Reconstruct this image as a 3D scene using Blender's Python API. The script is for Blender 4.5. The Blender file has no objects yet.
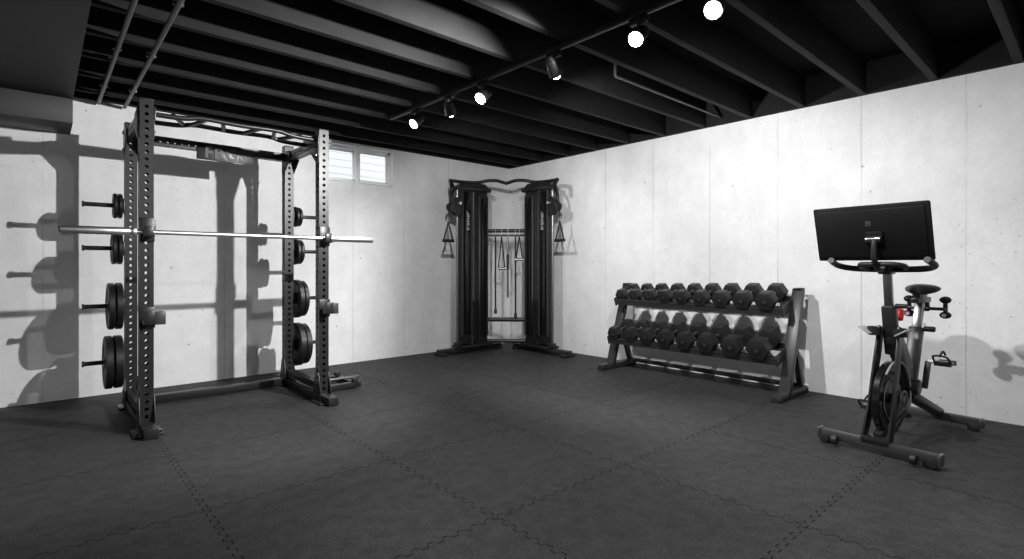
import bpy, bmesh, math, random
from mathutils import Vector, Matrix
random.seed(4)
V=Vector
sc=bpy.context.scene
try:
    sc.view_settings.view_transform='Standard'
except Exception: pass

# ---------------------------------------------------------------- materials
def nm(name):
    m=bpy.data.materials.new(name); m.use_nodes=True
    nt=m.node_tree; bs=nt.nodes['Principled BSDF']
    return m,nt,bs
def simple(name,col,rough=.5,metal=0.,noise=0.12,scale=40,bump=0.0,spec=None):
    m,nt,bs=nm(name)
    tc=nt.nodes.new('ShaderNodeTexCoord')
    n=nt.nodes.new('ShaderNodeTexNoise'); n.inputs['Scale'].default_value=scale
    nt.links.new(tc.outputs['Object'],n.inputs['Vector'])
    mr=nt.nodes.new('ShaderNodeMapRange')
    mr.inputs[3].default_value=1-noise; mr.inputs[4].default_value=1+noise
    nt.links.new(n.outputs['Fac'],mr.inputs[0])
    mx=nt.nodes.new('ShaderNodeVectorMath'); mx.operation='SCALE'
    mx.inputs[0].default_value=col[:3]
    nt.links.new(mr.outputs[0],mx.inputs['Scale'])
    nt.links.new(mx.outputs[0],bs.inputs['Base Color'])
    bs.inputs['Roughness'].default_value=rough; bs.inputs['Metallic'].default_value=metal
    if spec is not None: bs.inputs['Specular IOR Level'].default_value=spec
    if bump>0:
        b=nt.nodes.new('ShaderNodeBump'); b.inputs['Strength'].default_value=bump; b.inputs['Distance'].default_value=.002
        nt.links.new(n.outputs['Fac'],b.inputs['Height']); nt.links.new(b.outputs[0],bs.inputs['Normal'])
    return m
g=lambda v:(v,v,v)
M_steel=simple('black_powdercoat',g(.013),.36,noise=.2,scale=60,bump=.1,spec=.45)
M_steel2=simple('charcoal_powdercoat',g(.035),.4,noise=.15,scale=60)
M_dbrack=simple('graphite_powdercoat',g(.026),.38,noise=.15,scale=60,spec=.5)
M_rub=simple('black_rubber',g(.012),.5,noise=.25,scale=80,bump=.3,spec=.45)
M_plate=simple('plate_rubber',g(.009),.42,noise=.2,scale=50,spec=.4)
M_chrome=simple('brushed_chrome',g(.9),.36,1.,noise=.05,scale=200)
M_dchrome=simple('dark_chrome',g(.28),.3,1.,noise=.05,scale=200)
M_gloss=simple('gloss_black',g(.006),.22,noise=.05,spec=.45)
M_screen=simple('screen_shell_black',g(.006),.45,noise=.05,spec=.2)
M_matteblk=simple('matte_black_plastic',g(.010),.5,noise=.1,spec=.35)
M_white=simple('white_print',g(.5),.5,noise=.03)
M_plogo=simple('satin_steel_lettering',g(.035),.5,noise=.03)
M_grey=simple('grey_plastic',g(.3),.45,noise=.05)
M_red=simple('red_plastic',(.85,.02,.02),.35,noise=.05)
M_frame=simple('window_vinyl_white',g(.88),.4,noise=.03)
M_joist=simple('black_painted_joist',g(.012),.7,noise=.4,scale=9,bump=.3,spec=.12)
M_deck=simple('black_subfloor',g(.005),.8,noise=.3,scale=6,spec=.1)
M_panel=simple('dark_ceiling_panel',g(.018),.6,noise=.2,scale=5,spec=.2)
M_cable=simple('black_cable',g(.012),.4,noise=.05)

def mat_wall():
    m,nt,bs=nm('whitewashed_concrete'); N=nt.nodes; L=nt.links
    tc=N.new('ShaderNodeTexCoord')
    def noise(scale,detail=4,vec=None,rough=.55):
        n=N.new('ShaderNodeTexNoise'); n.inputs['Scale'].default_value=scale; n.inputs['Detail'].default_value=detail
        n.inputs['Roughness'].default_value=rough
        L.new(vec or tc.outputs['Object'],n.inputs['Vector']); return n.outputs['Fac']
    def ramp(src,a,b,c0,c1):
        r=N.new('ShaderNodeMapRange'); r.inputs[1].default_value=a; r.inputs[2].default_value=b
        r.inputs[3].default_value=c0; r.inputs[4].default_value=c1; r.clamp=True
        L.new(src,r.inputs[0]); return r.outputs[0]
    def op(o,a,b=None):
        x=N.new('ShaderNodeMath'); x.operation=o
        for i,s in enumerate((a,b)):
            if s is None: continue
            if isinstance(s,(int,float)): x.inputs[i].default_value=s
            else: L.new(s,x.inputs[i])
        return x.outputs[0]
    mul=lambda a,b: op('MULTIPLY',a,b)
    big=ramp(noise(.9,5),.3,.7,.91,1.03)
    med=ramp(noise(4.5,8,rough=.7),.3,.72,.89,1.04)
    fine=ramp(noise(40,3),.2,.8,.95,1.03)
    mp=N.new('ShaderNodeMapping'); mp.inputs['Scale'].default_value=(5,5,.9); L.new(tc.outputs['Object'],mp.inputs[0])
    st=ramp(noise(1.2,6,mp.outputs[0]),.32,.68,.95,1.01)
    def pits(scale,a,b_,dark,ms):
        vo=N.new('ShaderNodeTexVoronoi'); vo.inputs['Scale'].default_value=scale
        L.new(tc.outputs['Object'],vo.inputs['Vector'])
        pit=ramp(vo.outputs['Distance'],a,b_,dark,1)
        pm=ramp(noise(ms,2),.48,.56,0,1)
        return op('ADD',1,mul(op('SUBTRACT',pit,1),pm))
    pit=mul(pits(7,.04,.08,.45,2.2),pits(17,.05,.11,.6,1.3))
    sx=N.new('ShaderNodeSeparateXYZ'); L.new(tc.outputs['Object'],sx.inputs[0])
    h=op('ADD',sx.outputs[0],sx.outputs[1])
    wob=mul(op('SUBTRACT',noise(3,3),.5),.014)
    h2=op('ADD',op('ADD',h,wob),100*.66+.08)
    f=op('ABSOLUTE',op('SUBTRACT',op('FRACT',op('DIVIDE',h2,.66)),.5))
    seam=ramp(f,.0,.011,0,1)
    smask=ramp(noise(.8,3),.42,.58,.12,1)
    seamv=op('ADD',1,mul(mul(op('SUBTRACT',seam,1),.32),smask))
    z=sx.outputs[2]
    zf=op('ABSOLUTE',op('SUBTRACT',z,1.26))
    hl=ramp(zf,0,.006,.96,1)
    v=mul(mul(mul(big,med),mul(fine,st)),mul(mul(pit,seamv),hl))
    v=mul(v,.83)
    cb=N.new('ShaderNodeCombineColor')
    for i in range(3): L.new(v,cb.inputs[i])
    L.new(cb.outputs[0],bs.inputs['Base Color'])
    bs.inputs['Roughness'].default_value=.75
    b=N.new('ShaderNodeBump'); b.inputs['Strength'].default_value=.6; b.inputs['Distance'].default_value=.008
    L.new(mul(mul(med,pit),mul(seamv,fine)),b.inputs['Height']); L.new(b.outputs[0],bs.inputs['Normal'])
    return m
M_wall=mat_wall()

def mat_floor():
    m,nt,bs=nm('interlocking_rubber_tiles'); N=nt.nodes; L=nt.links
    tc=N.new('ShaderNodeTexCoord')
    sx=N.new('ShaderNodeSeparateXYZ'); L.new(tc.outputs['Object'],sx.inputs[0])
    def op(o,*a):
        x=N.new('ShaderNodeMath'); x.operation=o
        for i,s in enumerate(a):
            if isinstance(s,(int,float)): x.inputs[i].default_value=s
            else: L.new(s,x.inputs[i])
        return x.outputs[0]
    def rng(src,a,b,c,d):
        r=N.new('ShaderNodeMapRange'); r.clamp=True
        for i,k in enumerate((a,b,c,d)): r.inputs[i+1].default_value=k
        L.new(src,r.inputs[0]); return r.outputs[0]
    P=.925
    def seam(u,v,u0):
        pp=op('PINGPONG',v,.036)
        tw=rng(pp,.013,.023,-.012,.012)
        d=op('ADD',op('SUBTRACT',u,u0-100*P),tw)
        fr=op('MULTIPLY',op('SUBTRACT',op('FRACT',op('ADD',op('DIVIDE',d,P),.5)),.5),P)
        return op('ABSOLUTE',fr)
    a=seam(sx.outputs[0],sx.outputs[1],-3.56)
    b=seam(sx.outputs[1],sx.outputs[0],-3.0)
    d=op('MINIMUM',a,b)
    line=rng(d,.0016,.0044,0,1)
    n1=N.new('ShaderNodeTexNoise'); n1.inputs['Scale'].default_value=1.3; n1.inputs['Detail'].default_value=6; n1.inputs['Roughness'].default_value=.6
    n2=N.new('ShaderNodeTexNoise'); n2.inputs['Scale'].default_value=110; n2.inputs['Detail'].default_value=3
    n3=N.new('ShaderNodeTexNoise'); n3.inputs['Scale'].default_value=12; n3.inputs['Detail'].default_value=8; n3.inputs['Roughness'].default_value=.7
    for n in (n1,n2,n3): L.new(tc.outputs['Object'],n.inputs['Vector'])
    tn=N.new('ShaderNodeTexWhiteNoise'); tn.noise_dimensions='2D'
    cv=N.new('ShaderNodeCombineXYZ')
    L.new(op('FLOOR',op('DIVIDE',op('ADD',sx.outputs[0],3.56),P)),cv.inputs[0]); L.new(op('FLOOR',op('DIVIDE',op('ADD',sx.outputs[1],3.0),P)),cv.inputs[1])
    L.new(cv.outputs[0],tn.inputs['Vector'])
    c=op('MULTIPLY',rng(n1.outputs['Fac'],.3,.7,.8,1.2),rng(n2.outputs['Fac'],.25,.75,.4,1.6))
    c=op('MULTIPLY',c,rng(n3.outputs['Fac'],.3,.7,.75,1.25))
    c=op('MULTIPLY',c,rng(tn.outputs['Value'],0,1,.93,1.07))
    c=op('MULTIPLY',c,rng(line,0,1,.2,1))
    c=op('MULTIPLY',c,.030)
    cb=N.new('ShaderNodeCombineColor')
    for i in range(3): L.new(c,cb.inputs[i])
    L.new(cb.outputs[0],bs.inputs['Base Color'])
    L.new(rng(n3.outputs['Fac'],.3,.7,.7,.58),bs.inputs['Roughness'])
    L.new(rng(line,0,1,.05,.25),bs.inputs['Specular IOR Level'])
    bp=N.new('ShaderNodeBump'); bp.inputs['Strength'].default_value=.5; bp.inputs['Distance'].default_value=.003
    L.new(op('ADD',line,op('MULTIPLY',n2.outputs['Fac'],.5)),bp.inputs['Height']); L.new(bp.outputs[0],bs.inputs['Normal'])
    return m
M_floor=mat_floor()

def mat_emit(name,s,col=(1,1,1)):
    m,nt,bs=nm(name)
    bs.inputs['Base Color'].default_value=(1,1,1,1)
    bs.inputs['Emission Color'].default_value=(*col,1); bs.inputs['Emission Strength'].default_value=s
    return m
M_bulb=mat_emit('lamp_bulb',50)
def mat_glass():
    m=bpy.data.materials.new('window_glass'); m.use_nodes=True; nt=m.node_tree; nt.nodes.clear()
    o=nt.nodes.new('ShaderNodeOutputMaterial'); t=nt.nodes.new('ShaderNodeBsdfTransparent'); gl=nt.nodes.new('ShaderNodeBsdfGlossy')
    gl.inputs['Roughness'].default_value=.05
    mx=nt.nodes.new('ShaderNodeMixShader'); mx.inputs[0].default_value=.08
    nt.links.new(t.outputs[0],mx.inputs[1]); nt.links.new(gl.outputs[0],mx.inputs[2]); nt.links.new(mx.outputs[0],o.inputs[0])
    return m
M_glass=mat_glass()
def mat_siding():
    m,nt,bs=nm('lap_siding'); N=nt.nodes;L=nt.links
    tc=N.new('ShaderNodeTexCoord'); w=N.new('ShaderNodeTexWave'); w.wave_type='BANDS'; w.bands_direction='Z'; w.wave_profile='SAW'
    w.inputs['Scale'].default_value=2.6
    L.new(tc.outputs['Object'],w.inputs['Vector'])
    r=N.new('ShaderNodeValToRGB'); r.color_ramp.elements[0].color=(.27,.29,.30,1); r.color_ramp.elements[1].color=(.5,.53,.54,1)
    r.color_ramp.elements[1].position=.25
    L.new(w.outputs['Fac'],r.inputs[0]); L.new(r.outputs[0],bs.inputs['Base Color']); bs.inputs['Roughness'].default_value=.6
    return m
M_siding=mat_siding()

# ---------------------------------------------------------------- builder
def catmull(pts,n=6,closed=False):
    pts=[V(p) for p in pts]
    if len(pts)<3: return pts
    out=[]; m=len(pts)
    rngi=range(m) if closed else range(m-1)
    for i in rngi:
        if closed: p0,p1,p2,p3=pts[(i-1)%m],pts[i],pts[(i+1)%m],pts[(i+2)%m]
        else:
            p1,p2=pts[i],pts[i+1]
            p0=pts[i-1] if i>0 else p1*2-p2
            p3=pts[i+2] if i+2<m else p2*2-p1
        for k in range(n):
            t=k/n
            out.append(.5*((2*p1)+(p2-p0)*t+(2*p0-5*p1+4*p2-p3)*t*t+(3*p1-p0-3*p2+p3)*t**3))
    if not closed: out.append(pts[-1])
    return out
class B:
    def __init__(s,name,xf=None):
        s.name=name; s.bm=bmesh.new(); s.mats=[]; s.xf=xf or Matrix.Identity(4)
    def mi(s,m):
        if m not in s.mats: s.mats.append(m)
        return s.mats.index(m)
    def add(s,t,mat,M=None,smooth=False,recalc=True):
        if M is not None: bmesh.ops.transform(t,matrix=M,verts=t.verts)
        bmesh.ops.transform(t,matrix=s.xf,verts=t.verts)
        if recalc: bmesh.ops.recalc_face_normals(t,faces=t.faces)
        i=s.mi(mat)
        for f in t.faces: f.material_index=i; f.smooth=True
        me=bpy.data.meshes.new('t'); t.to_mesh(me); t.free()
        s.bm.from_mesh(me); bpy.data.meshes.remove(me)
    def box(s,c,size,mat,rot=None,bevel=0.004):
        t=bmesh.new(); bmesh.ops.create_cube(t,size=1)
        bmesh.ops.scale(t,vec=size,verts=t.verts)
        bv=min(bevel,min(size)*.45)
        if bv>0: bmesh.ops.bevel(t,geom=t.edges[:],offset=bv,segments=2,profile=.5,affect='EDGES')
        M=Matrix.Translation(c)
        if rot is not None:
            R=rot if isinstance(rot,Matrix) else (Matrix.Rotation(rot[2],4,'Z')@Matrix.Rotation(rot[1],4,'Y')@Matrix.Rotation(rot[0],4,'X'))
            M=M@R
        s.add(t,mat,M)
    def frame(s,p1,p2,up=None):
        p1=V(p1);p2=V(p2); d=(p2-p1).normalized()
        up=V(up) if up else (V((0,0,1)) if abs(d.z)<.95 else V((0,1,0)))
        x=up.cross(d).normalized(); y=d.cross(x)
        R=Matrix((x,y,d)).transposed().to_4x4()
        return R,(p2-p1).length
    def beam(s,p1,p2,w,h,mat,bevel=.004,up=None):
        R,l=s.frame(p1,p2,up)
        s.box((V(p1)+V(p2))/2,(w,h,l),mat,rot=R,bevel=bevel)
    def cyl(s,p1,p2,r,mat,r2=None,seg=20,bevel=0,up=None,roll=0):
        R,l=s.frame(p1,p2,up)
        t=bmesh.new(); bmesh.ops.create_cone(t,cap_ends=True,segments=seg,radius1=r,radius2=r if r2 is None else r2,depth=l)
        if bevel>0:
            es=[e for e in t.edges if any(len(f.verts)>4 for f in e.link_faces)] if seg>4 else t.edges[:]
            bmesh.ops.bevel(t,geom=es,offset=bevel,segments=2,profile=.5,affect='EDGES')
        s.add(t,mat,Matrix.Translation((V(p1)+V(p2))/2)@R@Matrix.Rotation(roll,4,'Z'))
    def sphere(s,c,r,mat,sc_=(1,1,1),rot=None):
        t=bmesh.new(); bmesh.ops.create_uvsphere(t,u_segments=20,v_segments=12,radius=r)
        bmesh.ops.scale(t,vec=sc_,verts=t.verts)
        M=Matrix.Translation(c)
        if rot is not None: M=M@rot
        s.add(t,mat,M)
    def tube(s,pts,r,mat,closed=False,n=6,seg=12,smooth=True,flat=1.0):
        P=catmull(pts,n,closed) if smooth else [V(p) for p in pts]
        t=bmesh.new(); rings=[]
        m=len(P); nrm=None
        for i,p in enumerate(P):
            if closed: d=(P[(i+1)%m]-P[i-1]).normalized()
            else: d=(P[min(i+1,m-1)]-P[max(i-1,0)]).normalized()
            if nrm is None:
                a=V((0,0,1)) if abs(d.z)<.9 else V((1,0,0)); nrm=(a-d*a.dot(d)).normalized()
            else: nrm=(nrm-d*nrm.dot(d)).normalized()
            bn=d.cross(nrm)
            rings.append([t.verts.new(p+(nrm*math.cos(2*math.pi*k/seg)*flat+bn*math.sin(2*math.pi*k/seg))*r) for k in range(seg)])
        for i in range(m if closed else m-1):
            a,b=rings[i],rings[(i+1)%m]
            for k in range(seg): t.faces.new((a[k],a[(k+1)%seg],b[(k+1)%seg],b[k]))
        if not closed:
            t.faces.new(rings[0]); t.faces.new(rings[-1][::-1])
        s.add(t,mat)
    def prism(s,pts,vec,mat,bevel=.003):
        t=bmesh.new(); vs=[t.verts.new(V(p)) for p in pts]
        f=t.faces.new(vs); r=bmesh.ops.extrude_face_region(t,geom=[f])
        nv=[e for e in r['geom'] if isinstance(e,bmesh.types.BMVert)]
        bmesh.ops.translate(t,vec=V(vec),verts=nv)
        bmesh.ops.recalc_face_normals(t,faces=t.faces)
        if bevel>0: bmesh.ops.bevel(t,geom=t.edges[:],offset=bevel,segments=2,profile=.5,affect='EDGES')
        s.add(t,mat)
    def lathe(s,prof,p0,axis,mat,seg=40):
        R,_=s.frame(p0,V(p0)+V(axis))
        t=bmesh.new(); rings=[]
        for r,h in prof: rings.append([t.verts.new((r*math.cos(2*math.pi*k/seg),r*math.sin(2*math.pi*k/seg),h)) for k in range(seg)])
        n=len(prof)
        for i in range(n):
            a,b=rings[i],rings[(i+1)%n]
            for k in range(seg): t.faces.new((a[k],a[(k+1)%seg],b[(k+1)%seg],b[k]))
        s.add(t,mat,Matrix.Translation(p0)@R)
    def perf(s,p1,p2,sz,mat,pitch=.05,hr=.0125,faces=(0,1,2,3),up=None):
        R,Ln=s.frame(p1,p2,up)
        t=bmesh.new(); h=sz/2
        n=int((Ln-.04)/pitch); m0=(Ln-n*pitch)/2
        for fi in range(4):
            Q=Matrix.Rotation(fi*math.pi/2,4,'Z')
            def vv(u,z,off=0): return t.verts.new(Q@V((h-off,u,z)))
            def quad(z0,z1): t.faces.new((vv(-h,z0),vv(h,z0),vv(h,z1),vv(-h,z1)))
            if fi not in faces: quad(0,Ln); continue
            quad(0,m0); quad(Ln-m0,Ln)
            for c in range(n):
                zc=m0+(c+.5)*pitch; q=pitch/2
                outp=[(h,0),(h,q),(0,q),(-h,q),(-h,0),(-h,-q),(0,-q),(h,-q)]
                O=[vv(a,zc+b) for a,b in outp]
                I=[vv(hr*math.cos(k*math.pi/4),zc+hr*math.sin(k*math.pi/4)) for k in range(8)]
                J=[vv(hr*math.cos(k*math.pi/4),zc+hr*math.sin(k*math.pi/4),.005) for k in range(8)]
                for k in range(8):
                    k2=(k+1)%8
                    t.faces.new((O[k],O[k2],I[k2],I[k])); t.faces.new((I[k],I[k2],J[k2],J[k]))
        for z in (0,Ln):
            t.faces.new([t.verts.new((a,b,z)) for a,b in ((h,h),(-h,h),(-h,-h),(h,-h))])
        s.add(t,mat,Matrix.Translation(p1)@R,recalc=False)
    def done(s,origin=None,parent=None):
        me=bpy.data.meshes.new(s.name)
        if origin is not None: bmesh.ops.translate(s.bm,vec=-V(origin),verts=s.bm.verts)
        s.bm.to_mesh(me); s.bm.free()
        for m in s.mats: me.materials.append(m)
        try: me.set_sharp_from_angle(angle=math.radians(32))
        except Exception: pass
        o=bpy.data.objects.new(s.name,me); sc.collection.objects.link(o)
        if origin is not None: o.location=origin
        if parent: o.parent=parent
        return o

# ---------------------------------------------------------------- room
XL,YF=-7.6,-8.2
H=2.5; TOP=2.76
def slab(name,lo,hi,mat):
    b=B(name); c=[(lo[i]+hi[i])/2 for i in range(3)]; b.box(c,[hi[i]-lo[i] for i in range(3)],mat,bevel=0); return b.done()
slab('floor',(XL-.2,YF-.2,-.1),(.2,.2,0),M_floor)
slab('wall_right',(0,YF,0),(.2,0.2,TOP),M_wall)
slab('wall_left',(XL-.2,YF,0),(XL,.2,TOP),M_wall)
slab('wall_front',(XL-.2,YF-.2,0),(.2,YF,TOP),M_wall)
wx0,wx1,wz0,wz1=-2.73,-1.88,2.05,2.47
b=B('wall_back')
def seg(x0,x1,z0,z1): b.box(((x0+x1)/2,.1,(z0+z1)/2),(x1-x0,.2,z1-z0),M_wall,bevel=0)
seg(XL,wx0,0,TOP); seg(wx1,0,0,TOP); seg(wx0,wx1,0,wz0); seg(wx0,wx1,wz1,TOP)
b.done()
slab('ceiling',(XL-.2,YF-.2,TOP),(.2,.2,TOP+.06),M_deck)
b=B('trim_1'); b.box((XL/2,-.02,(H+TOP)/2),(-XL,.04,TOP-H),M_joist,bevel=0)
b.box((-.02,YF/2,(H+TOP)/2),(.04,-YF-.1,TOP-H),M_joist,bevel=0); b.done()
b=B('ceiling_joists')
y=-4.85+.46*10
while y>YF:
    if y<-.06:
        b.box((XL/2,y,(H+TOP)/2),(-XL-.08,.05,TOP-H),M_joist,bevel=.002)
    y-=.46
b.done()
b=B('ceiling_bulkhead')
b.box(((XL-4.86)/2,-.235,2.35),(XL*-1-4.86,.47,.33),M_matteblk,bevel=.003)
b.box(((XL-4.86)/2,-2.2,2.435),(XL*-1-4.86,3.46,.13),M_panel,bevel=.002)
b.done()
for cx_ in (-4.5,-4.68):
    b=B('ceiling_conduit'); b.cyl((cx_,-.05,2.475),(cx_,-6.5,2.475),.014,M_steel2)
    for k in range(7): b.box((cx_,-.6-k*.92,2.487),(.05,.025,.026),M_steel,bevel=.002)
    b.done()
b=B('water_pipe'); b.cyl((-1.75,-3.2,2.56),(-.05,-3.2,2.56),.012,M_steel2); b.cyl((-1.75,-3.2,2.56),(-1.75,-3.2,2.75),.012,M_steel2); b.done()

# window
b=B('window_1')
fy=.10; fw=.035
W=wx1-wx0; cx=(wx0+wx1)/2; cz=(wz0+wz1)/2
for z in (wz0+fw/2,wz1-fw/2): b.box((cx,fy,z),(W,.07,fw),M_frame)
for x in (wx0+fw/2,wx1-fw/2): b.box((x,fy,cz),(fw,.07,wz1-wz0),M_frame)
b.box((cx,fy,cz),(.045,.06,wz1-wz0-.01),M_frame)
for i,(a,c) in enumerate(((wx0+fw,cx-.02),(cx+.02,wx1-fw))):
    yy=fy-.01 if i else fy+.012
    for z in (wz0+fw+.01,wz1-fw-.01): b.box(((a+c)/2,yy,z),(c-a,.03,.022),M_frame)
    for x in (a+.011,c-.011): b.box((x,yy,cz),(.022,.03,wz1-wz0-2*fw),M_frame)
    b.box(((a+c)/2,yy,cz),(c-a-.03,.004,wz1-wz0-2*fw-.03),M_glass,bevel=0)
b.box((cx,.02,wz0+.004),(W,.09,.008),M_frame)
b.done()
b=B('neighbouring_house_siding'); b.box((-1.5,3.0,2.9),(9,.1,3.4),M_siding,bevel=0); b.done()
slab('ground_outside',(-8,.21,1.0),(5,3.0,1.2),M_grey)

# ---------------------------------------------------------------- power rack
RX0,RX1,RYF,RYB,RH=-4.52,-3.33,-1.45,-.65,2.2
S=.078
rk=B('power_rack')
for x in (RX0,RX1):
    for y in (RYF,RYB):
        rk.perf((x,y,.06),(x,y,RH),S,M_steel,up=(0,1,0))
        rk.box((x,y,RH+.004),(S+.004,S+.004,.01),M_matteblk)
    rk.box((x,(RYF+RYB)/2-.02,.035),(S,RYB-RYF+.42,.065),M_steel)
    rk.perf((x,RYF+S/2,2.1),(x,RYB-S/2,2.1),.07,M_steel)
    rk.perf((x,RYF+S/2,.12),(x,RYB-S/2,.12),.06,M_steel)
    for y,sg in ((RYF,1),(RYB,-1)):
        for o in (-S/2-.006,S/2):
            rk.prism([(x+o,y-.10,.01),(x+o,y+.10,.01),(x+o,y+.035,.24),(x+o,y-.035,.24)],(.006,0,0),M_steel,bevel=.001)
            rk.prism([(x+o,y-sg*.03,2.16),(x+o,y+sg*.17,2.14),(x+o,y+sg*.17,2.06),(x+o,y+sg*.03,1.95),(x+o,y-sg*.03,1.95)],(.006,0,0),M_steel,bevel=.001)
            for dz in (.06,.13,.2): rk.cyl((x+o-.008,y,dz),(x+o+.014,y,dz),.012,M_dchrome,seg=6)
            for dz in (2.13,2.0): rk.cyl((x+o-.008,y,dz),(x+o+.014,y,dz),.012,M_dchrome,seg=6)
    rk.box((x,RYF-.06,.008),(.16,.2,.014),M_steel)
    rk.box((x,RYB+.02,.008),(.16,.16,.014),M_steel)
    for dx in (-.065,.065):
        rk.cyl((x+dx,RYF-.13,.01),(x+dx,RYF-.13,.03),.012,M_dchrome,seg=6)
rk.perf((RX0+S/2,RYB,2.1),(RX1-S/2,RYB,2.1),.07,M_steel)
rk.box(((RX0+RX1)/2,RYB,.04),(RX1-RX0-S,.07,.06),M_steel)
rk.box((-3.86,RYB-.04,2.055),(.44,.008,.13),M_steel)
# front multi-grip pull-up bar
for off in (0,.24):
    rk.tube([(RX0+.03,RYF+.03+off,2.125),(RX0+.22,RYF+off+.03,2.13),(RX0+.34,RYF+off+.03,2.15),(-3.925,RYF+off+.03,2.145),(RX1-.34,RYF+off+.03,2.15),(RX1-.22,RYF+off+.03,2.13),(RX1-.03,RYF+.03+off,2.125)],.0175,M_steel)
for x0,x1 in ((-4.36,-4.26),(-4.16,-4.22),(-4.05,-3.99),(-3.80,-3.86),(-3.69,-3.63),(-3.49,-3.59)):
    rk.tube([(x0,RYF+.03,2.142),(x1,RYF+.27,2.142)],.015,M_steel,smooth=False)
rk.box((RX0+S/2+.006,RYF+.12,2.12),(.012,.32,.09),M_steel); rk.box((RX1-S/2-.006,RYF+.12,2.12),(.012,.32,.09),M_steel)
for x in (RX0,RX1):
    rk.box((x,RYF-S/2-.008,1.34),(.085,.014,.16),M_steel)
    rk.box((x,RYF-S/2-.045,1.294),(.05,.085,.02),M_matteblk)
    rk.box((x,RYF-S/2-.092,1.325),(.05,.014,.07),M_steel)
    rk.box((x+S/2+.006,RYF,1.36),(.01,.09,.09),M_steel)
    rk.box((x,RYF-S/2-.008,.76),(.09,.016,.14),M_steel)
    rk.box((x+S/2+.03,RYF-.03,.755),(.06,.13,.085),M_steel2)
    rk.box((x,RYF-S/2-.06,.735),(.06,.10,.03),M_steel)
    rk.box((x,RYF-S/2-.115,.765),(.06,.018,.09),M_steel)
pegz=[(1.563,.095),(1.235,.12),(.796,.178),(.37,.2)]
for x,sg in ((RX0,-1),(RX1,1)):
    for z,r in pegz:
        rk.box((x+sg*(S/2+.006),RYB,z),(.012,.08,.11),M_steel)
        rk.cyl((x+sg*S/2,RYB,z),(x+sg*.29,RYB,z),.0165,M_steel,bevel=.003)
        rk.cyl((x+sg*.282,RYB,z),(x+sg*.295,RYB,z),.022,M_rub,bevel=.003)
rk.beam((RX1+.03,-.82,.035),(-2.9,-.82,.035),.05,.045,M_steel)
rk.beam((RX1+.03,-1.2,.035),(-2.88,-1.2,.035),.05,.045,M_steel)
rk.box((-2.93,-1.01,.035),(.05,.42,.045),M_steel)
rk.cyl((-2.93,-1.2,.05),(-2.93,-1.2,.09),.03,M_rub,bevel=.004)
rk.cyl((-2.93,-.82,.05),(-2.93,-.82,.09),.03,M_rub,bevel=.004)
rk.cyl((-3.2,-1.01,.06),(-2.8,-1.01,.06),.014,M_dchrome)
rack=rk.done()
fc=bpy.data.curves.new('nameplate_lettering','FONT'); fc.body='FRGS'; fc.size=.135; fc.extrude=.003; fc.align_x='CENTER'; fc.offset=.004; fc.space_character=1.1
fo=bpy.data.objects.new('nameplate_lettering',fc); sc.collection.objects.link(fo)
fo.location=(-3.86,RYB-.048,2.01); fo.rotation_euler=(math.pi/2,0,0); fo.data.materials.append(M_plogo); fo.parent=rack

def plate(x,y,z,r,th,axis):
    b=B('weight_plate')
    prof=[(.0225,-th/2),(.045,-th/2),(.05,-th/2+.006 if th>.03 else -th/2+.003),(r*.72,-th/2+.006),(r*.78,-th/2),(r*.95,-th/2),(r,-th/2+.006),(r,th/2-.006),(r*.95,th/2),(r*.78,th/2),(r*.72,th/2-.006),(.05,th/2-.006),(.045,th/2),(.0225,th/2)]
    b.lathe(prof,(x,y,z),axis,M_plate,seg=48)
    b.lathe([(.0175,-th/2-.002),(.03,-th/2-.002),(.03,th/2+.002),(.0175,th/2+.002)],(x,y,z),axis,M_dchrome,seg=32)
    b.done(origin=(x,y,z))
for x,sg in ((RX0,-1),(RX1,1)):
    for (z,r),ths in zip(pegz,((.025,.025),(.03,.03),(.045,.04),(.055,.05))):
        o=S/2+.016
        for k,th in enumerate(ths):
            plate(x+sg*(o+th/2),RYB,z-.0025,r*(1-.06*k*(sg>0)),th,(1,0,0)); o+=th+.005

b=B('barbell'); by,bz=RYF-S/2-.045,1.322
xa,xb=-4.955,-2.93
b.cyl((xa+.02,by,bz),(xb-.02,by,bz),.0155,M_chrome,seg=20)
b.cyl((xa,by,bz),(xa+.36,by,bz),.025,M_chrome,seg=24,bevel=.003)
b.cyl((xb-.36,by,bz),(xb,by,bz),.025,M_chrome,seg=24,bevel=.003)
for x in (xa+.36,xb-.36): b.cyl((x-.012,by,bz),(x+.012,by,bz),.036,M_chrome,seg=24,bevel=.003)
for x in (xa-.002,xb+.002): b.cyl((x-.003,by,bz),(x+.003,by,bz),.018,M_dchrome,seg=20)
b.done(origin=((xa+xb)/2,by,bz))

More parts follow.
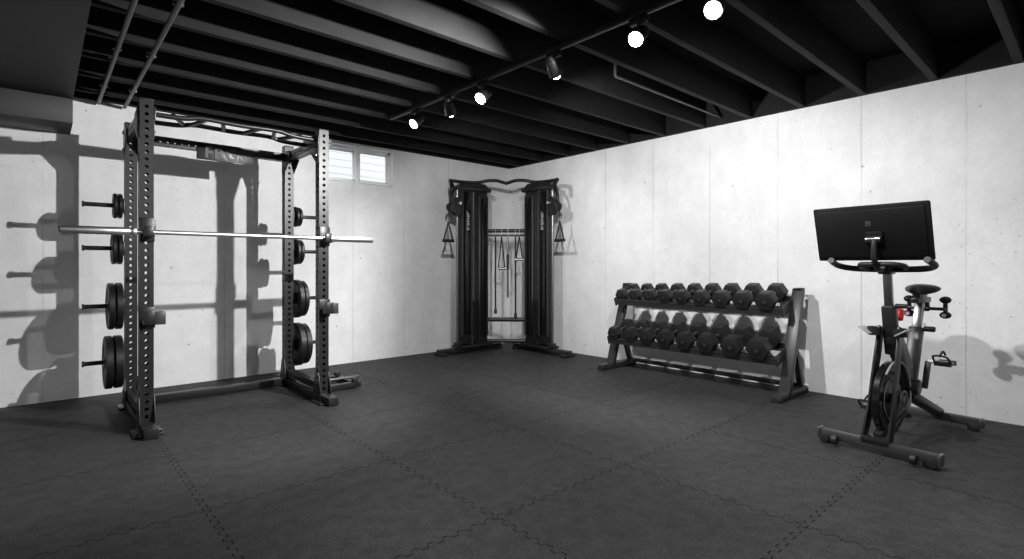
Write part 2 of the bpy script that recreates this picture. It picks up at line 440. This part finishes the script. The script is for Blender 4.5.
# ---------------------------------------------------------------- functional trainer (corner cable machine)
ft=B('cable_crossover_machine')
XL_=Matrix(((-1,0,0,0),(0,-1,0,0),(0,0,1,0),(0,0,0,1)))
XR_=Matrix(((0,-1,0,0),(-1,0,0,0),(0,0,1,0),(0,0,0,1)))
BB=.30
for xf in (XL_,XR_):
    ft.xf=xf
    ft.box((.94,BB,.045),(.98,.09,.06),M_steel,bevel=.008)
    ft.box((1.40,BB,.02),(.07,.2,.035),M_rub,bevel=.008)
    ft.box((.50,BB,.02),(.07,.16,.035),M_rub,bevel=.008)
    ft.box((.9,BB,.085),(.52,.2,.03),M_steel,bevel=.006)
    ft.box((1.035,BB,1.10),(.185,.10,1.98),M_steel,bevel=.02)
    ft.box((1.035,BB+.062,1.14),(.10,.03,1.78),M_gloss,bevel=.012)
    ft.box((.962,BB+.055,1.14),(.022,.03,1.84),M_steel2,bevel=.006)
    ft.box((1.108,BB+.055,1.14),(.022,.03,1.84),M_steel2,bevel=.006)
    ft.box((.765,BB,1.10),(.16,.09,1.98),M_steel,bevel=.02)
    ft.box((.765,BB+.05,1.08),(.07,.025,1.78),M_gloss,bevel=.01)
    ft.box((.833,BB+.052,1.1),(.010,.02,1.8),M_dchrome,bevel=.002)
    ft.box((.70,BB+.052,1.1),(.010,.02,1.8),M_steel2,bevel=.002)
    ft.cyl((.915,BB,.1),(.915,BB,2.05),.012,M_dchrome,seg=12)
    ft.cyl((.885,BB+.02,.1),(.885,BB+.02,2.05),.006,M_cable,seg=8)
    for k in range(16): ft.box((.90,BB-.04,.12+k*.034),(.12,.09,.03),M_matteblk,bevel=.003)
    ft.box((.9,BB,2.085),(.5,.16,.06),M_steel,bevel=.015)
    ft.prism([(.66,BB-.06,2.1),(1.15,BB-.06,2.1),(1.08,BB-.06,2.16),(.74,BB-.06,2.16)],(0,.12,0),M_steel,bevel=.01)
    ft.cyl((1.17,BB+.03,.12),(1.17,BB+.03,2.08),.014,M_dchrome,seg=14)
    ft.box((1.16,BB+.03,.12),(.08,.07,.05),M_steel); ft.box((1.16,BB+.03,2.07),(.1,.07,.05),M_steel)
    ft.box((1.175,BB+.04,1.84),(.08,.09,.22),M_steel,bevel=.01)
    ft.prism([(1.18,BB+.03,1.95),(1.33,BB+.05,1.86),(1.33,BB+.05,1.78),(1.18,BB+.03,1.72)],(0,.012,0),M_steel,bevel=.002)
    ft.prism([(1.18,BB+.07,1.95),(1.33,BB+.09,1.86),(1.33,BB+.09,1.78),(1.18,BB+.07,1.72)],(0,.012,0),M_steel,bevel=.002)
    ft.cyl((1.3,BB+.055,1.82),(1.3,BB+.085,1.82),.055,M_matteblk,seg=28,bevel=.004)
    ft.cyl((1.2,BB+.1,1.87),(1.2,BB+.15,1.87),.018,M_chrome,seg=16)
    ft.cyl((1.33,BB+.07,1.79),(1.33,BB+.07,1.66),.005,M_cable,seg=8)
    ft.tube([(1.33,BB+.07,1.70),(1.345,BB+.07,1.67),(1.33,BB+.07,1.64),(1.315,BB+.07,1.67)],.004,M_chrome,closed=True,seg=8)
    ft.tube([(1.33,BB+.07,1.64),(1.265,BB+.07,1.42)],.010,M_rub,smooth=False,seg=8)
    ft.tube([(1.33,BB+.07,1.64),(1.395,BB+.07,1.42)],.010,M_rub,smooth=False,seg=8)
    ft.cyl((1.25,BB+.07,1.41),(1.41,BB+.07,1.41),.019,M_rub,seg=14,bevel=.004)
    ft.tube([(1.38,BB+.22,2.05),(1.36,BB+.16,2.12),(1.24,BB+.05,2.15),(1.0,BB,2.165),(.84,BB+.03,2.175),(.74,BB+.10,2.20),(.64,BB+.16,2.205),(.55,BB+.20,2.185),(.5,.5,2.18)],.022,M_steel,seg=14)
    ft.tube([(1.38,BB+.22,2.05),(1.365,BB+.18,2.10),(1.33,BB+.12,2.135)],.027,M_rub,seg=14)
    ft.box((.98,BB,2.155),(.06,.05,.05),M_steel)
    ft.tube([(1.1,BB,2.1),(1.2,BB+.03,2.06),(1.28,BB+.06,1.98),(1.3,BB+.07,1.88)],.018,M_steel,seg=12)
    for z,r in ((1.56,.024),(1.50,.012),(.40,.028),(.12,.024)):
        ft.tube([(.70,BB,z),(.5,.5,z)],r,M_steel,smooth=False,seg=14)
ft.xf=Matrix.Identity(4)
for i,(f,ln,kind) in enumerate(((-.14,.95,0),(-.06,.42,1),(.02,.80,2),(.12,1.0,0),(.17,.3,1))):
    d=V((1,-1,0)).normalized()*f; c=V((-.515,-.515,0))+d
    ft.tube([c+V((0,0,1.585)),c+V((-.02,-.02,1.56)),c+V((-.02,-.02,1.52)),c+V((-.015,-.015,1.49))],.004,M_chrome,seg=8)
    q=c+V((-.015,-.015,0))
    if kind==0:
        ft.cyl(q+V((0,0,1.49)),q+V((0,0,1.49-ln)),.011,M_rub,seg=10); ft.cyl(q+V((0,0,1.49-ln)),q+V((0,0,1.43-ln)),.02,M_rub,seg=12,bevel=.004)
    elif kind==1:
        ft.tube([q+V((0,0,1.49)),q+V((.03,-.03,1.49-ln))],.008,M_rub,smooth=False,seg=8)
        ft.tube([q+V((0,0,1.49)),q+V((-.03,.03,1.49-ln))],.008,M_rub,smooth=False,seg=8)
        ft.cyl(q+V((.04,-.04,1.485-ln)),q+V((-.04,.04,1.485-ln)),.016,M_dchrome,seg=12)
    else:
        ft.cyl(q+V((0,0,1.49)),q+V((0,0,1.49-ln)),.013,M_dchrome,seg=12)
        ft.cyl(q+V((0,0,1.25)),q+V((0,0,1.05)),.018,M_rub,seg=12)
mach=ft.done()
for nme,loc,rz in (('tower_lettering_left',(-1.015,-BB-.0785,1.66),0),('tower_lettering_right',(-BB-.0785,-1.055,1.66),-math.pi/2)):
    c=bpy.data.curves.new(nme,'FONT'); c.body='trainer'; c.size=.085; c.extrude=.0008; c.shear=.3; c.align_x='CENTER'
    o=bpy.data.objects.new(nme,c); sc.collection.objects.link(o); c.materials.append(M_white); o.parent=mach
    o.matrix_world=Matrix.Translation(loc)@Matrix.Rotation(rz,4,'Z')@Matrix.Rotation(math.pi/2,4,'X')@Matrix.Rotation(math.pi/2,4,'Z')

# ---------------------------------------------------------------- dumbbell rack
dr=B('dumbbell_rack')
Y0,Y1=-2.17,-3.95
for y in (Y0,Y1):
    dr.box((-.35,y,.035),(.58,.07,.05),M_dbrack,bevel=.005)
    for x in (-.62,-.08): dr.box((x,y,.022),(.05,.08,.042),M_rub,bevel=.005)
    dr.beam((-.47,y,.04),(-.17,y,.90),.05,.09,M_dbrack,bevel=.005,up=(0,1,0))
    dr.beam((-.12,y,.05),(-.30,y,.50),.045,.045,M_dbrack,bevel=.004,up=(0,1,0))
    dr.box((-.165,y,.905),(.11,.06,.012),M_matteblk)
sh=[]
for (xf_,zf_,xb_,zb_) in ((-.44,.725,-.16,.80),(-.56,.325,-.28,.40)):
    d=V((xb_-xf_,0,zb_-zf_)).normalized(); n=V((-d.z,0,d.x))
    a=math.atan2(d.z,d.x)
    ym=(Y0+Y1)/2; LY=abs(Y1-Y0)-.05
    rot=Matrix.Rotation(-a,4,'Y')
    ctr=V(((xf_+xb_)/2,ym,(zf_+zb_)/2))
    w=math.hypot(xb_-xf_,zb_-zf_)
    for off in (-w/2+.04,w/2-.04):
        dr.box(ctr+d*off,(.08,LY,.006),M_dbrack,rot=rot,bevel=.001)
    for off in (-w/2,w/2):
        dr.box(ctr+d*off+n*(.008 if off<0 else .02),(.006,LY,.035),M_dbrack,rot=rot,bevel=.001)
    dr.box(ctr-d*(w/2-.02)-n*.025,(.04,LY,.035),M_dbrack,rot=rot,bevel=.003)
    for y in (Y0,Y1):
        dr.box(ctr+V((0,y-ym+(.035 if y==Y1 else -.035),-.01)),(w,.01,.09),M_dbrack,rot=rot,bevel=.002)
    sh.append((ctr,d,n,a))
dr.beam((-.12,Y0,.06),(-.12,Y1,.06),.04,.04,M_dbrack)
dr.done()
def dumbbell(pos,R,L,a,d):
    b=B('hex_dumbbell')
    rr=R/math.cos(math.pi/6)
    for s_ in (-1,1):
        x0=s_*(.065); x1=s_*(.065+L)
        b.cyl((x0,0,0),(x1,0,0),rr,M_rub,seg=6,bevel=R*.09,up=(0,0,1),roll=math.pi/6)
        b.cyl((x1-s_*.004,0,0),(x1+s_*.003,0,0),R*.55,M_matteblk,seg=20,bevel=.001)
        b.cyl((x1,0,0),(x1+s_*.004,0,0),R*.2,M_steel2,seg=14)
        b.cyl((x0-s_*.012,0,0),(x0+s_*.002,0,0),.022,M_dchrome,seg=16)
    b.lathe([(.0145,-.07),(.017,-.03),(.0175,0),(.017,.03),(.0145,.07),(.005,.07),(.005,-.07)],(0,0,0),(1,0,0),M_dchrome,seg=18)
    o=b.done(); o.location=pos; o.rotation_euler=(0,-a,random.uniform(-.05,.05)); return o
for row,(cnt,r0,r1,l0,l1) in enumerate(((9,.057,.074,.075,.105),(8,.064,.083,.09,.12))):
    ctr,d,n,a=sh[row]
    rs=[r0+(r1-r0)*i/(cnt-1) for i in range(cnt)]
    gap=(1.50+.14-sum(2*r for r in rs))/(cnt-1)*.985
    yy=Y0-.055
    for i,R in enumerate(rs):
        f=i/(cnt-1); Ln=l0+(l1-l0)*f
        yy-=R
        p=V((ctr.x,yy,ctr.z))+n*(R+.004)
        dumbbell(p,R,Ln,a,d)
        yy-=R+gap

# ---------------------------------------------------------------- exercise bike
bxf=Matrix.Translation((-1.40,-4.81,0))@Matrix.Rotation(-math.radians(6.4),4,'Z')
k=B('exercise_bike',bxf)
for x,hw in ((0,.30),(1.05,.23)):
    k.beam((x,-hw,.055),(x,hw,.055),.05,.055,M_steel2,bevel=.01,up=(0,0,1))
    for s_ in (-1,1):
        k.cyl((x-.035,s_*(hw-.03),.03),(x+.035,s_*(hw-.03),.03),.028,M_rub,seg=18,bevel=.004)
        k.box((x,s_*(hw+.005),.055),(.06,.02,.065),M_dchrome,bevel=.006)
        k.cyl((x,s_*(hw-.05),.0),(x,s_*(hw-.05),.03),.022,M_matteblk,seg=16)
for s_ in (-1,1): k.cyl((-.055,s_*.2-.015,.04),(-.055,s_*.2+.015,.04),.028,M_rub,seg=20,bevel=.004)
for s_ in (-1,1):
    k.prism([(-.03,s_*.06,.07),(.04,s_*.06,.07),(.10,s_*.055,.18),(.205,s_*.045,.55),(.26,s_*.045,.72),(.18,s_*.045,.74),(.12,s_*.05,.52),(.05,s_*.055,.26)],(0,s_*.014,0),M_steel,bevel=.004)
k.box((.01,0,.085),(.09,.14,.03),M_steel,bevel=.006)
FX,FZ=.20,.30
k.lathe([(.02,-.018),(.15,-.008),(.17,-.02),(.215,-.02),(.222,-.014),(.222,.014),(.215,.02),(.17,.02),(.15,.008),(.02,.018)],(FX,0,FZ),(0,1,0),M_gloss,seg=56)
k.lathe([(.12,-.0155),(.128,-.0155),(.128,-.0145),(.12,-.0145)],(FX,0,FZ),(0,1,0),M_grey,seg=56)
k.cyl((FX,-.075,FZ),(FX,.075,FZ),.03,M_steel2,seg=24,bevel=.004)
k.lathe([(.05,-.075),(.058,-.075),(.058,-.070),(.05,-.070)],(FX,0,FZ),(0,1,0),M_dchrome,seg=30)
k.tube([(FX+.225*math.cos(t),-.035,FZ+.225*math.sin(t)) for t in [math.radians(a) for a in range(-20,150,17)]],.006,M_grey,seg=8)
k.beam((.25,0,.56),(.19,0,.86),.055,.075,M_steel,bevel=.012,up=(0,1,0))
k.prism([(.20,-.03,.72),(.31,-.03,.70),(.60,-.03,.36),(.56,-.03,.26),(.44,-.03,.30),(.30,-.03,.52),(.20,-.03,.62)],(0,.06,0),M_steel,bevel=.012)
k.prism([(.16,.045,.40),(.20,.045,.44),(.50,.045,.44),(.58,.045,.38),(.58,.045,.28),(.51,.045,.21),(.20,.045,.22),(.14,.045,.28)],(0,.05,0),M_matteblk,bevel=.012)
CX=.465
k.cyl((CX,-.07,.34),(CX,.09,.34),.05,M_steel,seg=26,bevel=.006)
k.beam((.50,0,.28),(1.05,0,.075),.06,.07,M_steel,bevel=.012,up=(0,1,0))
k.beam((.02,0,.095),(.48,0,.25),.05,.05,M_steel,bevel=.01,up=(0,1,0))
k.beam((.50,0,.30),(.64,0,.70),.06,.075,M_steel,bevel=.012,up=(0,1,0))
k.beam((.63,0,.66),(.70,0,.86),.036,.05,M_dchrome,bevel=.006,up=(0,1,0))
k.beam((.60,0,.875),(.84,0,.875),.045,.035,M_steel,bevel=.006)
k.cyl((.67,-.03,.69),(.67,-.09,.69),.018,M_matteblk,seg=14,bevel=.003)
t=bmesh.new(); bmesh.ops.create_uvsphere(t,u_segments=28,v_segments=16,radius=1)
for v in t.verts:
    u=(v.co.x+1)/2
    wdt=.035+.115*max(0,(u-.3)/.7)**.9
    v.co=V((v.co.x*.145,v.co.y*wdt,v.co.z*.036+(.012*max(0,u-.6)*2)))
k.add(t,M_matteblk,Matrix.Translation((.68,0,.945)))
k.box((.70,0,.905),(.14,.045,.03),M_steel,bevel=.006)
k.beam((.80,0,.86),(.82,0,.80),.04,.03,M_steel)
k.box((.82,0,.815),(.05,.22,.02),M_steel,bevel=.006)
for s_ in (-1,1):
    y=s_*.1
    k.cyl((.83,y,.79),(.83,y,.87),.013,M_steel,seg=12)
    k.sphere((.83,y,.775),.032,M_matteblk,(1,1,.75)); k.sphere((.83,y,.875),.032,M_matteblk,(1,1,.75))
    k.cyl((.83-.034,y,.775),(.83-.028,y,.775),.012,M_white,seg=14)
for s_,ang in ((-1,80),(1,260)):
    ca,sa=math.cos(math.radians(ang)),math.sin(math.radians(ang))
    e=V((CX+.17*ca,s_*.105,.34+.17*sa))
    k.beam((CX,s_*.095,.34),e,.018,.032,M_steel2,bevel=.005,up=(0,1,0))
    k.cyl(e,e+V((0,s_*.05,0)),.01,M_chrome,seg=12)
    c=e+V((0,s_*.085,0))
    k.box(c,(.095,.02,.022),M_steel2,bevel=.004); k.box(c+V((-.045,0,0)),(.012,.085,.03),M_steel2,bevel=.003); k.box(c+V((.045,0,0)),(.012,.085,.03),M_steel2,bevel=.003)
    k.cyl(c-V((0,.04,0)),c+V((0,.04,0)),.013,M_dchrome,seg=12)
    k.tube([c+V((-.05,-.04,.01)),c+V((-.1,-.03,.05)),c+V((-.1,.03,.05)),c+V((-.05,.04,.01))],.006,M_matteblk,seg=8)
    k.tube([c+V((-.1,0,.05)),c+V((-.04,0,.075)),c+V((.0,0,.05))],.006,M_matteblk,seg=8)
# resistance knob
k.cyl((.285,-.0,.72),(.31,-.0,.79),.014,M_chrome,seg=14)
k.cyl((.300,-.0,.770),(.325,-.0,.83),.036,M_red,seg=24,bevel=.006)
for s_ in (-1,1):
    k.lathe([(.034,0),(.038,0),(.038,.05),(.034,.05)],(.16,s_*.065,.68),(0,0,1),M_matteblk,seg=26)
    k.cyl((.16,s_*.065,.68),(.16,s_*.065,.685),.036,M_matteblk,seg=24)
    k.box((.12,s_*.095,.71),(.09,.07,.008),M_grey,rot=(s_*.6,0,0),bevel=.002)
k.beam((.20,0,.80),(.165,0,1.07),.032,.045,M_dchrome,bevel=.006,up=(0,1,0))
k.cyl((.2,-.09,.86),(.2,-.03,.86),.014,M_matteblk,seg=14,bevel=.003)
k.box((.155,0,1.075),(.09,.07,.05),M_steel,bevel=.01)
k.tube([(.0,-.245,1.135),(.05,-.25,1.12),(.12,-.245,1.10),(.17,-.19,1.085),(.175,-.08,1.08),(.175,.08,1.08),(.17,.19,1.085),(.12,.245,1.10),(.05,.25,1.12),(.0,.245,1.135)],.018,M_rub,seg=14)
k.tube([(.17,-.10,1.085),(.08,-.11,1.10),(.02,-.07,1.11),(.02,.07,1.11),(.08,.11,1.10),(.17,.10,1.085)],.015,M_rub,seg=12)
k.tube([(.13,0,1.08),(.04,0,1.085),(-.02,0,1.13),(-.03,0,1.20),(-.02,0,1.27)],.016,M_steel,seg=14)
tr=Matrix.Rotation(math.radians(-15),4,'Y')
sc_c=V((.015,.035,1.295))
def sp(x,y,z): return sc_c+(tr@V((x,y,z)))
k.box(sc_c,(.022,.605,.335),M_screen,rot=tr,bevel=.01)
k.box(sp(-.012,0,0),(.014,.56,.29),M_screen,rot=tr,bevel=.0065)
k.box(sp(.012,0,0),(.003,.575,.31),M_gloss,rot=tr,bevel=.001)
k.box(sp(-.028,-.03,-.03),(.02,.09,.09),M_screen,rot=tr,bevel=.008)
k.cyl(sp(-.045,-.03,-.03)+V((0,-.04,0)),sp(-.045,-.03,-.03)+V((0,.04,0)),.018,M_dchrome,seg=16,bevel=.003)
k.box(sp(-.020,0,.06),(.002,.03,.03),M_steel2,rot=tr,bevel=.0005)
k.done()

# ---------------------------------------------------------------- track lighting
TX=-2.6
b=B('track_light_rail'); b.box((TX,-4.2,2.482),(.036,5.9,.034),M_matteblk,bevel=.003)
b.box((TX,-4.2,2.464),(.012,5.8,.003),M_steel2,bevel=0); b.done()
heads=[ # y, head aim, light aim, energy, cone
 (-1.71,(-4.2,-1.9),(-3.3,-2.0,0),60,130),
 (-2.21,(-.6,-.6),(-.6,-.5,.7),95,105),
 (-2.64,(-4.2,-2.9),(-3.4,-3.6,0),70,140),
 (-3.36,(0,-2.6),(0,-2.9,.7),215,120),
 (-4.00,(-4.2,-4.2),(-4.9,0,.75),590,86),
 (-4.44,(-4.2,-4.7),(-.2,-4.3,.7),150,125),
 (-5.4,(-6.5,-4.5),(-4.6,-4.8,0),140,145),  # from here on: unseen heads added out of frame as fill light
 (-6.2,(0,-6.2),(-2.0,-6.2,0),70,130),
 (-6.8,(-4.5,-8.0),(-4.5,-8.0,.6),150,120),
]
for y,aim,laim,en,cone in heads:
    h=B('track_spotlight')
    c=V((TX,y,2.36))
    hd=V((aim[0]-TX,aim[1]-y,0)).normalized()
    dd=(hd*.75+V((0,0,-.65))).normalized() 
    h.box((TX,y,2.4445),(.035,.11,.035),M_matteblk,bevel=.004)
    h.cyl((TX,y,2.435),(TX,y,2.385),.008,M_matteblk,seg=12)
    h.sphere((TX,y,2.375),.018,M_matteblk)
    a0=c-dd*.065; a1=c+dd*.045
    h.cyl(a0,a1,.036,M_matteblk,r2=.048,seg=28,bevel=.003)
    h.cyl(a0-dd*.025,a0,.018,M_matteblk,r2=.032,seg=24,bevel=.002)
    h.cyl(a1-dd*.002,a1+dd*.003,.040,M_bulb,seg=24,bevel=.001)
    h.sphere(a1,.028,M_bulb)
    h.done(origin=c)
    ld=bpy.data.lights.new('spot_lamp','SPOT'); ld.energy=en; ld.spot_size=math.radians(cone); ld.spot_blend=.6; ld.shadow_soft_size=.022
    lo=bpy.data.objects.new('spot_lamp',ld); sc.collection.objects.link(lo)
    lo.location=a1+dd*.06; lo.rotation_euler=(V(laim)-lo.location).to_track_quat('-Z','Y').to_euler()

w=bpy.data.worlds.new('World'); sc.world=w; w.use_nodes=True
bg=w.node_tree.nodes['Background']; bg.inputs[0].default_value=(.92,.96,1,1); bg.inputs[1].default_value=3.5

# ---------------------------------------------------------------- camera
cam=bpy.data.cameras.new('camera'); co=bpy.data.objects.new('camera',cam); sc.collection.objects.link(co)
cam.sensor_width=36; cam.lens=36*527/1024; cam.shift_y=-13.5/1024
co.location=(-5.04,-5.69,1.1)
co.rotation_euler=(math.pi/2,0,-math.atan2(.6662,.7456))
cam.clip_start=.02
sc.camera=co
